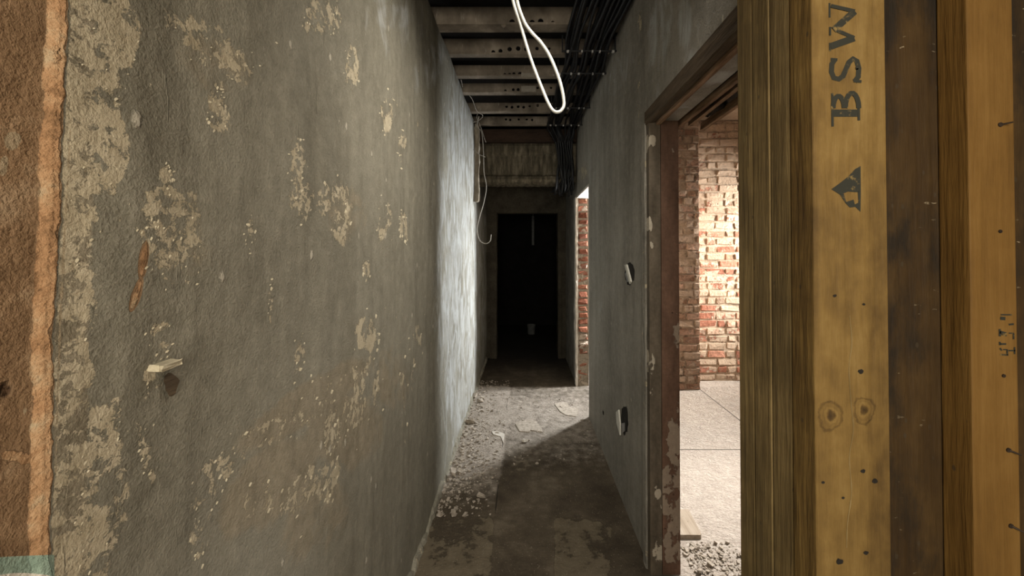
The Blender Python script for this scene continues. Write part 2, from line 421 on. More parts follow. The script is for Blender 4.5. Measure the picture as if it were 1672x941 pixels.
def paint_flake_mat(name, stops, flake, thr, scale_=(1,1,1), extra='peel'):
    n = NT(name)
    a = n.noise(9, 7, .62, vec=n.scale((2,2,.6))); b = n.noise(60, 5, .6)
    col = n.ramp(a, stops)
    col = n.mix(.3, col, n.ramp(b, [(.3,(.22,)*3), (.7,(.78,)*3)]), 'SOFT_LIGHT')
    f = n.math('ADD', n.math('MULTIPLY', n.noise(17, 7, .62, vec=n.scale(scale_)), 1.0), n.attr(extra))
    m = n.step(f, thr, thr+.03)
    col = n.mix(n.math('MULTIPLY', m, .9), col, n.ramp(b, [(.3, tuple(c*.8 for c in flake)), (.7, flake)]))
    pit = n.step(n.math('ADD', n.voro(34), n.math('MULTIPLY', b, .2)), .30, .22)
    pit = n.math('MULTIPLY', pit, n.step(n.voro(34, out='Color'), .72, .76))
    col = n.mix(n.math('MULTIPLY', pit, .75), col, (.03,.018,.012))
    h = n.math('ADD', n.math('ADD', a, n.math('MULTIPLY', m, .5)), n.math('SUBTRACT', n.math('MULTIPLY', b, .3), pit))
    return n.done(col, .85, n.bump(h, .005), spec=.25)
M['jamb_wood'] = paint_flake_mat('flaking_frame_wood', [(.3,(.06,.047,.032)), (.7,(.14,.112,.080))], (.48,.42,.33), .70, (1.4,1,.9))
M['jamb_red'] = paint_flake_mat('red_brown_render', [(.3,(.095,.053,.034)), (.7,(.175,.10,.066))], (.33,.26,.195), .72, (1.2,1,.8))

n = NT('stencil_ink'); k = n.noise(140, 5, .65); k2 = n.noise(38, 4, .6)
M['ink'] = n.done(n.mix(n.step(n.math('ADD', n.math('MULTIPLY', k, .5), n.math('MULTIPLY', k2, .5)), .54, .64), (.022,.022,.016), (.17,.115,.04)), .8)

# ------------------------------------------------------------------ the setting
def pix_left(y, z):
    y = np.maximum(y, .05); return CX - F*.5075/y, CY - F*(z-EYE)/y
def ell(px, py, L):
    out = np.zeros_like(px)
    for (cx, cy, rx, ry, a, s) in L:
        a = math.radians(a); dx, dy = px-cx, py-cy
        u = dx*math.cos(a)+dy*math.sin(a); v = -dx*math.sin(a)+dy*math.cos(a)
        out = np.maximum(out, s*np.clip(1.35-(u/rx)**2-(v/ry)**2, 0, 1))
    return out
def sstep(v, a, b):
    t = np.clip((v-a)/(b-a), 0, 1); return t*t*(3-2*t)
# where the paint has come away, as bands and spots along the wall
PEEL = [(160,60,40,110,0,1),(150,200,42,120,0,1),(135,400,22,140,2,.75),(118,620,28,170,0,.9),(150,850,26,95,38,.85),(205,60,12,60,0,1),
 (330,60,95,34,35,.55),(375,100,45,25,50,.8),(352,180,18,40,-10,.8),(350,150,12,30,30,.6),(265,285,14,18,0,.7),
 (268,350,62,55,-25,.72),(290,410,38,60,15,.62),(240,390,22,50,0,.5),(262,555,16,38,0,.7),(245,600,12,60,0,.5),
 (190,690,14,60,10,.45),(245,740,12,60,-15,.5),(480,280,14,70,4,.62),(490,330,18,40,0,.6),(545,330,42,42,0,.55),(560,375,22,34,0,.62),
 (520,25,34,40,35,.55),(572,110,14,50,6,.66),(545,30,10,30,0,.5),(632,185,12,36,5,.7),(627,360,14,45,3,.7),(660,370,8,30,0,.5),
 (598,545,20,34,0,.78),(490,578,12,32,10,.6),(545,640,110,26,-38,.42),(440,700,100,22,-30,.40),(590,650,34,70,15,.5),(545,700,18,50,8,.7),
 (540,780,22,42,20,.75),(495,800,26,60,30,.55),(430,820,30,40,30,.45),(370,760,16,34,0,.6),(345,790,22,60,12,.45),(330,880,14,40,0,.45),(405,380,10,30,0,.5),
 (440,490,6,40,0,.5),(655,240,8,30,0,.5),(600,440,8,20,0,.5),(680,560,12,40,0,.4),(660,640,18,60,0,.35)]
CHALK_LIT = [(640,30,70,70,0,.35),(700,110,25,60,20,.45),(755,430,50,420,0,.62),(640,25,40,30,0,.5)]  # the tall patch paints daylight from the far doorway into the wall
def fl_peel(x, y, z):
    px, py = pix_left(y, z); e = edge_px(py)
    L = px - e
    top = sstep(195+14*np.sin(py/31.)+(18*sstep(110-py,-5,5))-px, -6, 6)*sstep(330-py, -20, 20)
    mid = .8*sstep(158+9*np.sin(py/19.)-px, -5, 5)*sstep(py-290, -20, 20)
    low = .85*sstep(215-.0016*(py-800)**2-px, -12, 12)*sstep(py-640, -40, 40)
    b = np.maximum(np.maximum(top, mid), low)*sstep(L, 0, 4)*.95
    return np.maximum(np.minimum(ell(px, py, PEEL)*1.25, .74), b) - .22
SMEAR = [(500,660,150,34,-33,.8),(560,700,70,70,-40,.8),(440,790,120,60,-45,.7),(520,840,60,90,20,.55),(640,620,40,60,0,.5),(350,110,90,50,35,.5),(560,350,50,60,0,.5),(290,380,70,110,0,.4),(330,860,60,60,0,.3)]
def fl_smear(x, y, z):
    px, py = pix_left(y, z); e = edge_px(py)
    b = .7*sstep(150-px, -12, 12)*sstep(px-e, 0, 4)
    return np.maximum(ell(px, py, SMEAR), b)
def fl_chalk_lit(x, y, z):
    px, py = pix_left(y, z); return ell(px, py, CHALK_LIT) - .05
def edge_px(py): return 101 - 10*py/941 + 1.6*np.sin(py/53.0+1) + 1.3*np.sin(py/23.7) + .9*np.sin(py/8.3+2) + .8*np.sin(py/4.7)
def fl_brown(x, y, z):
    px, py = pix_left(y, z)
    b = sstep(edge_px(py)-px, -3, 5)
    gouge = ell(px, py, [(231,425,9,36,6,.9),(222,480,9,34,16,.85)])
    return np.maximum(b, gouge)
def fl_salmon(x, y, z):
    px, py = pix_left(y, z); e = edge_px(py)
    s = np.clip(1.25 - np.abs(px-(e-15))/17.0, 0, 1)
    s = np.maximum(s, ell(px, py, [(45,745,30,16,10,.8)]))
    gouge = ell(px, py, [(231,425,6,32,6,.75),(222,480,6,30,16,.7)])
    return np.maximum(s, gouge)
def fl_hole(x, y, z):
    px, py = pix_left(y, z); return ell(px, py, [(27,636,11,10,0,1),(268,630,1,1,0,0)])
def fl_teal(x, y, z):
    px, py = pix_left(y, z); return sstep(py, 904-.05*px, 908-.05*px)*sstep(96-px, -2, 3)
def fl_white(x, y, z):
    px, py = pix_left(y, z)
    return sstep(py, 929+.003*(px-50)**2, 932+.003*(px-50)**2)*sstep(96-px, -2, 3)
def fl_near_black(x, y, z):  # darker towards the top and at the upper far end
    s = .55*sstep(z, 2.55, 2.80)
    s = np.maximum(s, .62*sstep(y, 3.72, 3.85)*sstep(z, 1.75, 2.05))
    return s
ys = np.unique(np.concatenate([np.linspace(-2.0, .30, 8)[:-1], .30*np.exp(np.linspace(0, math.log(END/.30), 300)), span(.362, .50, .0014)]))
zs = np.unique(np.concatenate([span(0, .95, .011), span(.95, 1.08, .0045), span(1.08, 1.16, .0012), span(1.16, 1.95, .0045), span(1.95, TOP, .011)]))
mb = MB()
grid_face(mb, 0, XL, ys, zs, False, peel=fl_peel, smear=fl_smear, chalk=fl_chalk_lit, brown=fl_brown, salmon=fl_salmon, teal=fl_teal, hole=fl_hole, lime=lambda x,y,z: ell(*pix_left(y,z), [(28,230,16,18,20,.8),(16,270,9,22,10,.75),(60,640,5,200,3,.35),(104,500,3,400,1,.62)]), white=fl_white, soot=fl_near_black)
# gentle unevenness of the trowelled face, broken lower edge
V = np.array(mb.v)
V[:,0] += .004*np.sin(V[:,1]*5+1)*np.sin(V[:,2]*3.1) + .0025*np.sin(V[:,1]*13+V[:,2]*9)
px, py = pix_left(V[:,1], V[:,2]); e = edge_px(py)
V[:,0] -= .006*sstep(e-px, 0, 14)*(V[:,1] < .6)
bulge = np.clip(1-np.abs(px-(e-13))/13., 0, 1)
V[:,0] += .005*bulge*(V[:,1] < .6)
mb.v = [tuple(v) for v in V]
nfront = len(mb.v)
mb.box(XL-.13, XL-.04, -2.0, END, 0, TOP)
wall_left = struct(mb.obj('wall_left', M['left']), 'left corridor wall of grey plaster with peeling cream patches')
wall_left.data.shade_smooth()

# crumbled strip where the plaster meets the floor
mb = MB(); pts = []; ysb = span(1.2, END, .03)
sec = []
for y in ysb:
    hgt = .030 + .012*math.sin(y*9) + random.uniform(-.009, .009); w = .012+random.uniform(-.004, .006)
    if random.random() < .18: hgt *= .35
    sec.append([(XL-.002, y, .0), (XL+w+.006, y, .0), (XL+w, y, hgt*.7), (XL-.002, y, hgt)])
v = [p for s_ in sec for p in s_]; f = []
for i in range(len(sec)-1):
    for k in range(4): f.append((4*i+k, 4*i+(k+1)%4, 4*i+4+(k+1)%4, 4*i+4+k))
f += [(3,2,1,0), tuple(4*(len(sec)-1)+k for k in range(4))]
mb.add(v, f)
struct(mb.obj('baseboard_left', M['left']), 'crumbled plaster edge along the foot of the left wall')

def pix_right(y, z):
    y = np.maximum(y, .05); return CX + F*XR/y, CY - F*(z-EYE)/y
CHALKR = [(1080,40,26,90,5,.55),(1120,30,16,60,0,.6),(1128,110,14,40,0,.6),(1000,120,40,60,35,.35),(1160,60,40,50,0,.30),(1085,150,20,50,0,.35),
          (965,260,12,60,0,.25),(985,490,20,40,0,.22)]
PEELR = [(951,282,10,16,20,.9),(942,330,7,20,0,.7),(1046,35,5,42,0,.9),(1044,130,4,55,0,.75),(1042,190,3,40,0,.6),(1125,110,10,26,0,.5)]
fr = dict(peel=lambda x,y,z: (ell(*pix_right(y,z), PEELR)*.95-.36)*np.where(x < XR+.01, 1, 1) - np.where(x > XR+.01, .3, 0),
          chalk=lambda x,y,z: ell(*pix_right(y,z), CHALKR) - .02,
          soot=lambda x,y,z: .45*sstep(z, 2.6, 2.8) + .55*sstep(y, 4.1, 4.4))  # darker towards the top and past the far doorway
mb = MB()
S = .03
grid_box(mb, [XR, XR2], span(A1+.085, B0, S), span(0, HEAD, S), **fr)
grid_box(mb, [XR, XR2], span(.70, END, S), span(HEAD, TOP, S), **fr)
grid_box(mb, [XR, XR2], span(.70, A0, S), span(0, HEAD, S), **fr)
grid_box(mb, [XR, XR2], span(B1+.02, END, S), span(0, HEAD, S), **fr)
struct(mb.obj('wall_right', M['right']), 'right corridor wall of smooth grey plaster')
# near part of the side wall, behind the boarding
mb = MB(); mb.box(.86, .98, -2.0, .70, 0, TOP); mb.box(XR, .98, .66, .70, 0, TOP)
struct(mb.obj('wall_near_right', M['room']))
mb = MB(); mb.box(XL-.13, .98, -2.12, -2.0, 0, 3.0)
struct(mb.obj('wall_back', M['room']))

# end wall with its doorway
DX0, DX1, DZ = -.369, .47, 1.985
mb = MB()
mb.bevbox(XL-.02, DX0, END, END+.16, 0, DZ, .008, jit=.004, nz=14)
mb.bevbox(DX1, XR+.03, END, END+.16, 0, DZ, .008, jit=.004, nz=14)
mb.box(XL-.02, XR+.03, END, END+.16, DZ, TOP)
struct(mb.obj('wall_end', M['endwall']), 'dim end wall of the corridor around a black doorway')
mb = MB()
mb.bevbox(DX0-.085, DX0, END-.012, END, .0, DZ+.07, .004, jit=.0015)
mb.bevbox(DX1, DX1+.05, END-.012, END, .0, DZ+.07, .004, jit=.0015)
mb.bevbox(DX0, DX1, END-.012, END, DZ, DZ+.07, .004, jit=.0015)
struct(mb.obj('trim_1', M['endwall']), 'plain frame round the dark end doorway')
# dark room behind it
mb = MB()
mb.box(-1.6, -1.5, END+.16, 7.6, 0, 2.6); mb.box(1.5, 1.6, END+.16, 7.6, 0, 2.6)
mb.box(-1.6, 1.6, 7.6, 7.7, 0, 2.6); mb.box(-1.6, 1.6, END+.16, 7.7, 2.6, 2.7)
mb.box(-1.6, XL-.02, END+.02, END+.16, 0, 2.6); mb.box(XR+.03, 1.6, END+.02, END+.16, 0, 2.6)
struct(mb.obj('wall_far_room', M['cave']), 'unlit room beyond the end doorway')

# ceiling: black void above the joists, plaster ceiling over the side room
mb = MB(); mb.box(XL-.13, XR2+.25, -2.12, END+.02, 3.0, 3.08)
mb.box(XL-.13, XL-.10, -2.0, END, TOP, 3.0); mb.box(XR2-.02, XR2, .70, END, TOP, 3.0); mb.box(XL-.13, XR2, END-.03, END, TOP, 3.0)
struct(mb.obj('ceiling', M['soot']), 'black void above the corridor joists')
mb = MB(); mb.box(XR2, 3.72, -.5, 5.3, 2.95, 3.0)
struct(mb.obj('ceiling_side_room', M['room']))
# side room walls, and hidden partitions added to block light
mb = MB()
mb.box(3.6, 3.72, -.5, 4.6, 0, 2.95); mb.box(.98, 3.72, -.62, -.5, 0, 2.95); mb.box(.98, 1.0, -.5, .70, 0, 2.95)
mb.box(XR2, 1.30, 3.30, 3.35, 0, 2.95)  # unseen partition added to keep side room light from the far doorway
mb.add([(1.30,3.30,0),(1.50,4.0,0),(1.46,4.0,0),(1.26,3.35,0),(1.30,3.30,2.95),(1.50,4.0,2.95),(1.46,4.0,2.95),(1.26,3.35,2.95)], [(0,1,5,4),(1,2,6,5),(2,3,7,6),(3,0,4,7)])  # angled piece added to stop light leaking past the partition
mb.box(1.50, 1.86, 5.2, 5.3, 0, 2.95); mb.box(XR2, 1.5, 5.2, 5.3, 0, 2.95)
struct(mb.obj('wall_side_room', M['room']))

def brick_field(mb, O, u, v, n, W, H, bw=.215, bh=.068, gap=.012, proud=.010, jit=.003, split=.12, rough=.0, inset=.006, tone=(.1, 1), smeared=False):
    O, u, v, n = map(Vector, (O, u, v, n))
    z = 0; row = 0
    while z < H-.01:
        h = min(bh*random.uniform(.93, 1.07), H-z)
        x = -bw*random.uniform(.4, .6) if row % 2 else -random.uniform(0, .03)
        while x < W:
            w = bw*random.choice([1, 1, .49, .49] if split > .3 else [1, 1, 1, .49])*random.uniform(.94, 1.05)
            x0, x1 = max(x, 0), min(x+w, W)
            if x1-x0 > .02:
                d = proud*random.uniform(.55, 1.3)+rough*random.uniform(-1, 1)
                i = min(inset, (x1-x0)*.3, h*.3)
                g = gap/2
                pts = []
                for (a, b, dd, ii) in ((0,0,-.01,0),(1,0,-.01,0),(1,1,-.01,0),(0,1,-.01,0),(0,0,d,1),(1,0,d,1),(1,1,d,1),(0,1,d,1)):
                    pu = (x0+g+ii*i)*(1-a)+(x1-g-ii*i)*a; pv = (z+g+ii*i)*(1-b)+(z+h-g-ii*i)*b
                    j = jit if ii else jit*.5
                    pts.append(O+u*(pu+random.gauss(0,j))+v*(pv+random.gauss(0,j))+n*(dd+(random.gauss(0,j) if ii else 0)))
                mb.add(pts, [(4,5,6,7),(0,1,5,4),(1,2,6,5),(2,3,7,6),(3,0,4,7)], tint=random.uniform(*tone), smear=random.uniform(-.35, .45)+(.45*max(0, min(1, (z-1.75)/.5)) if smeared else 0))
            x += w
        z += h; row += 1

# the lit brick wall and the brick pier at the far side of the room
mb = MB(); mb.box(1.60, 3.72, 4.30, 4.5, 0, 2.95, tint=0.0, smear=.2)
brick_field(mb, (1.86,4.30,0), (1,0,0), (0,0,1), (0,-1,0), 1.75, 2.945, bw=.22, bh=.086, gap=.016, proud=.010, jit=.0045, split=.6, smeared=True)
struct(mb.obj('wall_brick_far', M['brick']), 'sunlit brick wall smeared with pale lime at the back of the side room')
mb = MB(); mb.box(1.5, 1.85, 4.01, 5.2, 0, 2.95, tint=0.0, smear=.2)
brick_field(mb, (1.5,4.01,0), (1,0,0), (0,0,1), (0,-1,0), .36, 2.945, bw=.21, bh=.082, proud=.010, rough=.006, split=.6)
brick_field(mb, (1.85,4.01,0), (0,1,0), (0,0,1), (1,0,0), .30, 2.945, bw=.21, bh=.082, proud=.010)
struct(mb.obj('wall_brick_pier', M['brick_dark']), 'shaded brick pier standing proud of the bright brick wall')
# broken brick reveal of the far doorway
mb = MB(); mb.box(XR+.012, XR2, B1+.012, B1+.05, 0, HEAD, tint=0.0, smear=.3)
brick_field(mb, (XR+.01,B1+.012,.03), (1,0,0), (0,0,1), (0,-1,0), XR2-XR-.012, HEAD-.04, bw=.30, bh=.078, proud=.016, jit=.008, rough=.014, split=.1, inset=.014)
struct(mb.obj('wall_brick_reveal', M['brick_red']), 'broken red brick edge of the far doorway')
mb = MB(); mb.bevbox(XR-.012, XR+.012, B1-.004, B1+.10, 0, HEAD, .006, jit=.003, nz=30)
struct(mb.obj('trim_2', M['chip']), 'ragged plaster edge beside the broken brick reveal')
mb = MB(); mb.bevbox(XR-.002, XR2, B0-.02, B1+.03, HEAD-.014, HEAD+.006, .003, jit=.002)
struct(mb.obj('trim_3', M['chip']), 'pale soffit over the far doorway')

# floor: boards of the corridor and sheets of the side room
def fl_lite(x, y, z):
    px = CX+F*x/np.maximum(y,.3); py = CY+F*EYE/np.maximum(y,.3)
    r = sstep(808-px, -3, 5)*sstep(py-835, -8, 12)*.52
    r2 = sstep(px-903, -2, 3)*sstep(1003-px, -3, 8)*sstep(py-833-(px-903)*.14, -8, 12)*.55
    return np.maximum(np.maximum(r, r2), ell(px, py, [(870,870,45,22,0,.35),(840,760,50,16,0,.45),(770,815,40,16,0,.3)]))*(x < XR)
def fl_dust(x, y, z):
    a = .50*sstep(y, 2.1, 3.0) + .35*sstep(-x, .13, .17)*sstep(y, 1.9, 2.4)
    return (np.clip(a + .25*np.clip(1-np.abs(y-3.4)/.5, 0, 1), 0, .85))*(1-sstep(y, 4.08, 4.2))
def fl_room(x, y, z): return sstep(x, XR2-.05, XR2+.02)
def fl_seam(x, y, z):
    s = np.zeros_like(x); r = x > XR+.05
    for yy, a in ((2.805,0),(1.925,.0),(3.42,.0)): s = np.maximum(s, np.where(r & (x < 1.865), np.clip(1-np.abs(y-yy)/.012, 0, 1), 0))
    s = np.maximum(s, np.where(r, np.clip(1-np.abs(x-1.862)/.014, 0, 1), 0))
    s = np.maximum(s, np.where(~r & (y < 4.3), .8*np.clip(1-np.abs(x+.155+.004*np.sin(y*9))/.007, 0, 1), 0))
    return s
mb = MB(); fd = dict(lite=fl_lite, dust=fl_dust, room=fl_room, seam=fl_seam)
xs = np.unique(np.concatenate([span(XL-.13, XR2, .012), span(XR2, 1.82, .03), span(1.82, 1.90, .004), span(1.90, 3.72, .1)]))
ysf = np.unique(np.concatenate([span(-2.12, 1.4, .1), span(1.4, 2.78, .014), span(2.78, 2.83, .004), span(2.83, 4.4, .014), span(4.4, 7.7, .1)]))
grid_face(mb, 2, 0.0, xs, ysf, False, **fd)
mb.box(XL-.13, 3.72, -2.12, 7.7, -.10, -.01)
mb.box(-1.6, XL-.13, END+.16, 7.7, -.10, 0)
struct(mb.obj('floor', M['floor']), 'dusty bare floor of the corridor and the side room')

# ------------------------------------------------------------------ doorway lining of the near opening
door = empty('door_1', (XR+.09, A1, 0)); struct(door, 'near doorway in the right wall with half-stripped jamb')
def jamb(name, x0, x1, y0, y1, mat, attr):
    mb = MB(); xs = span(x0, x1, .006); zs = span(0, HEAD, .01)
    grid_box(mb, xs, [y0, y1], zs, peel=attr)
    return mb.obj(name, mat, door)
def pj(x, z): return CX+F*x/A1, CY-F*(z-EYE)/A1
JW = [(1063,230,10,18,0,.6),(1062,365,5,20,0,.5),(1064,400,4,8,0,.5),(1062,595,8,26,0,.6),(1063,640,5,14,0,.5),(1073,805,7,12,0,.5),(1068,790,6,8,0,.4),(1072,895,12,25,0,.5),(1080,820,6,10,0,.4)]
JR = [(1098,245,9,8,0,.5),(1103,540,8,60,0,.5),(1100,720,16,50,0,.5),(1096,760,22,70,0,.42),(1090,830,14,25,0,.4),(1098,890,22,40,0,.55),(1096,800,26,110,0,.5),(1106,660,6,18,0,.4)]
jamb('frame_post', XR-.006, .621, A1, A1+.085, M['jamb_wood'], lambda x,y,z: ell(*pj(x,z), JW)*.55-.04)
jamb('jamb_face', .625, XR2, A1+.004, A1+.085, M['jamb_red'], lambda x,y,z: ell(*pj(x,z), JR)*.6-.05)
mb = MB(); mb.bevbox(XR-.014, XR-.004, A1+.035, A1+.085, 0, HEAD, .004, jit=.0012, nz=30)
mb.obj('plaster_bead', M['right'], door)
mb = MB(); mb.bevbox(XR-.010, XR+.022, .70, A1+.05, HEAD-.012, HEAD+.055, .004, jit=.001)
mb.obj('head_lath', M['darkedge'], door)
mb = MB(); mb.bevbox(XR+.026, XR+.046, .70, A1+.03, HEAD-.022, HEAD+.01, .003, jit=.001)
mb.obj('head_lath', M['lath'], door)
mb = MB(); mb.bevbox(XR+.062, .728, .70, A1+.085, HEAD+.012, HEAD+.03, .003, jit=.002, nz=0)
mb.bevbox(XR+.040, .90, .70, A1+.085, HEAD+.05, HEAD+.07, .0)
mb.obj('soffit_board', M['soffit'], door)
for (x0, x1, z0, z1, rot) in ((.725,.742,-.012,.016,.010),(.792,.806,.004,.03,-.016),(.852,.872,-.012,.022,.0)):
    mb = MB(); R = Matrix.Translation((x0, A1, 0)) @ Matrix.Rotation(rot, 4, 'Z') @ Matrix.Translation((-x0, -A1, 0))
    mb.bevbox(x0, x1, .72, A1+.10, HEAD+z0, HEAD+z1, .003, jit=.0015, M=R)
    mb.obj('head_lath', M['lath'], door)
mb = MB()
for k in range(9):
    y = 1.15+k*.065+random.uniform(-.02,.02); x = random.uniform(.76,.83)
    mb.bevbox(x, x+random.uniform(.03,.06), y, y+random.uniform(.04,.09), HEAD+.016, HEAD+.05, .01, jit=.004)
mb.obj('mortar_lumps', M['soffit'], door)['kind'] = 'stuff'

# ------------------------------------------------------------------ far bulkhead
mb = MB(); mb.bevbox(XL+.002, XR-.002, 4.09, 4.20, 2.645, TOP-.005, .006, jit=.003)
tag(mb.obj('timber_beam', M['rust_timber']), 'dark red-brown timber beam lying on the stained concrete lintel under the joists', 'beam')
mb = MB()
prof = [(4.14,2.64),(4.125,2.61),(4.13,2.53),(4.16,2.50),(4.16,2.30),(4.13,2.275),(4.12,2.245),(4.14,2.215),(4.20,2.20),(4.34,2.20),(4.36,2.64)]
xs_ = span(XL+.004, XR-.004, .03); nP = len(prof); v = []
for x in xs_:
    for (y, z) in prof: v.append((x, y+random.gauss(0,.0025), z+random.gauss(0,.003) if z < 2.63 else z))
f = [(i*nP+k, i*nP+(k+1)%nP, (i+1)*nP+(k+1)%nP, (i+1)*nP+k) for i in range(len(xs_)-1) for k in range(nP)]
f += [tuple(range(nP-1,-1,-1)), tuple((len(xs_)-1)*nP+k for k in range(nP))]
mb.add(v, f)
tag(mb.obj('concrete_lintel', M['lintel']), 'stained concrete lintel with drip marks spanning the corridor above the dark doorway', 'lintel')
mb = MB(); mb.bevbox(XL+.004, XL+.050, 3.86, 3.93, 1.97, 2.76, .006, jit=.004, nz=16)
tag(mb.obj('wall_batten', M['batten']), 'rough weathered upright batten on the left wall below the last joists', 'batten')

# ------------------------------------------------------------------ joists
JO = [  # front y, back y, top z, holes (x px, y px, r px), plate
 (1.90, 1.985, 2.89, [], None),
 (2.216, 2.30, 2.888, [(822,38,3.6),(836,33,3.8),(869,34,3.8),(883,32,3.9),(903,34,2.6)], None),
 (2.555, 2.60, 2.892, [(805,83,2.8),(817,81,2.8),(832,78,3.1),(846,77,3.2),(859,78,2.8),(877,77,2.5),(897,77,1.8)], None),
 (2.87, 2.92, 2.866, [(824,120,2),(832,120,2.2),(839,119,2.3),(849,119,2.8)], (851,118,873,125)),
 (3.17, 3.23, 2.862, [(825,147,2),(838,145,2),(846,145,2.2),(878,142,2),(900,142,1.7)], (851,139,875,149)),
 (3.60, 3.66, 2.868, [(827,173,1.8),(836,174,2),(846,173,2),(855,174,1.9),(865,172,1.8),(878,171,2)], None),
 (3.97, 4.02, 2.870, [(826,194,1.6),(833,195,1.6),(847,194,1.5),(860,194,1.5),(869,195,1.5)], None)]
JL = ['nearest', 'second', 'third', 'fourth', 'fifth', 'sixth', 'last']
JLAB = ['steel ceiling joist nearest the camera, only its lower edge in view at the top',
 'broad dusty steel joist with five large holes behind the white cable loop',
 'steel joist with a pale drip stain and a row of seven round holes',
 'steel joist with a small pale plate, nearer of the two joists with plates',
 'steel joist with a small pale plate, farther of the two joists with plates',
 'steel joist beside the tip of the white cable loop with six small holes',
 'farthest steel joist just in front of the red-brown timber beam']
def holed_web(y, x0, x1, z0, z1, holes, th):
    cu = bpy.data.curves.new('web', 'CURVE'); cu.dimensions = '2D'; cu.fill_mode = 'BOTH'; cu.extrude = th/2
    def ring(pts):
        sp = cu.splines.new('POLY'); sp.points.add(len(pts)-1); sp.use_cyclic_u = True
        for q, (a, b) in zip(sp.points, pts): q.co = (a, b, 0, 1)
    ring([(x0,z0),(x1,z0),(x1,z1),(x0,z1)])
    for (hx, hz, hr) in holes:
        ring([(hx+hr*math.cos(2*PI*k/14), hz+hr*1.06*math.sin(2*PI*k/14)) for k in range(14)])
    o = bpy.data.objects.new('web', cu)
    me = bpy.data.meshes.new_from_object(o)
    v = [(p.co.x, y+th/2+p.co.z, p.co.y) for p in me.vertices]; f = [list(p.vertices) for p in me.polygons]
    bpy.data.objects.remove(o); bpy.data.curves.remove(cu); bpy.data.meshes.remove(me)
    return v, f
for i, (y0, y1, zt, holes, plate) in enumerate(JO):
    hs = [(((hx-CX)/F*y0), EYE+(CY-hy)/F*y0, 1.18*r/F*y0) for hx, hy, r in holes]
    mb = MB()
    v, f = holed_web(y0, XL-.06, XR+.12, TOP+.004, zt, hs, .006); mb.add(v, f)
    mb.bevbox(XL-.06, XR+.12, y0, y1, TOP, TOP+.007, .002, jit=.0004)
    mb.box(XL-.06, XR+.12, y0+.0005, y1, zt, zt+.006)
    mb.bevbox(XL-.06, XR+.12, y0-.004, y0+.004, TOP-.0005, TOP+.012, .002)
    root = mb.obj('steel_joist', M['joist'], base=(0, y0, TOP))
    tag(root, JLAB[i], 'joist', 'steel joists across the corridor ceiling')
    if plate:
        X = [(p-CX)/F*y0 for p in plate[0::2]]; Z = [EYE+(CY-p)/F*y0 for p in plate[1::2]]
        pm = MB(); pm.bevbox(X[0], X[1], y0-.005, y0-.0005, Z[1], Z[0], .001); pm.obj('plate', M['plate'], root)['label'] = 'pale rectangular plate'

# ------------------------------------------------------------------ cables
CBL = 'black cable in the thick bundle along the right of the corridor ceiling'
for k in range(22):
    u = (k+.5)/22; layer = k % 3
    x0 = .265+.30*u+random.uniform(-.015,.015); zb = 2.778-.024*layer
    sl = random.uniform(-.09,.05)
    P = [(x0+.035, .9, zb), (x0+.03, 1.5, zb)]
    for y in (1.95, 2.28, 2.60, 2.95, 3.25, 3.60, 3.85):
        t = (y-1.95)/1.9
        x = min(max(x0+sl*t*(1 if layer else .5)+random.uniform(-.018,.018), .235), .553)
        P.append((x, y, zb-.012*random.random()-(.022*random.random() if y in (2.60, 3.25) else 0)))
    xe = .36+.17*u; ye = 4.02+.022*layer
    P += [(.6*P[-1][0]+.4*xe, 3.98-.02*layer, 2.70-.02*layer), (xe-.015, ye, 2.58), (xe+random.uniform(-.02,.02), ye+.01, 2.42), (xe+random.uniform(-.02,.02), ye+.01, 2.28), (xe+random.uniform(-.03,.03), ye+.08, 2.16+random.uniform(-.05,.06)), (xe+random.uniform(-.06,.02), 4.22, 2.13+random.uniform(-.06,.03))]
    mb = MB(); mb.tube(spline(P, 6), random.uniform(.0085,.0115), 7)
    tag(mb.obj('black_cable', M['black'], base=P[0], smooth=True), CBL, 'cable', 'black ceiling cables')
RAILS = [(2.325, 'nearest'), (2.62, 'second'), (3.25, 'third'), (3.69, 'farthest')]
RLAB = ['thin dark cable bar with pale clips behind the broad holed joist', 'thin dark cable bar with pale clips under the black bundle, second nearest',
        'thin dark cable bar with pale clips beside the loop tip, third along the bundle', 'thin dark cable bar with pale clips farthest along the black bundle']
for (y, nm), lab in zip(RAILS, RLAB):
    root = empty('cable_bar', (.41, y, 2.70)); tag(root, lab, 'cable bar', 'cable bars under the joists')
    mb = MB(); mb.bevbox(.235, XR, y, y+.016, 2.690, 2.697, .002)
    for xx in (.24, .566): mb.box(xx-.004, xx+.004, y+.004, y+.012, 2.695, TOP+.002)
    mb.obj('bar', M['black'], root)
    for k in range(5):
        x = .265+k*.066+random.uniform(-.025,.025)
        mb = MB(); mb.bevbox(x, x+random.uniform(.006,.015), y-.006, y+.006, 2.682, 2.694, .002, jit=.001); mb.obj('clip', M['clip'], root)

# white loop of flex hanging from the ceiling
def ppt(px, py, y): return ((px-CX)/F*y, y, EYE+(CY-py)/F*y)
Y = 1.5
L = [(ppt(826,-95,Y)[0]-.02, Y, 3.0), ppt(826,-95,Y), ppt(836,-10,Y), ppt(849,35,Y+.01), ppt(866,92,Y+.02), ppt(884,140,Y+.02), ppt(898,172,Y+.01), ppt(908,182,Y), ppt(918,178,Y), ppt(921,164,Y), ppt(914,130,Y-.01), ppt(899,92,Y-.01), ppt(884,68,Y-.01), ppt(866,48,Y), ppt(854,28,Y), ppt(843,-10,Y), ppt(834,-95,Y), (ppt(834,-95,Y)[0]-.02, Y, 3.0)]
mb = MB(); mb.tube(spline(L, 8), .0063, 10)
tag(mb.obj('white_flex', M['white'], base=L[0], smooth=True), 'white electrical flex hanging from the ceiling in a long narrow loop', 'cable')
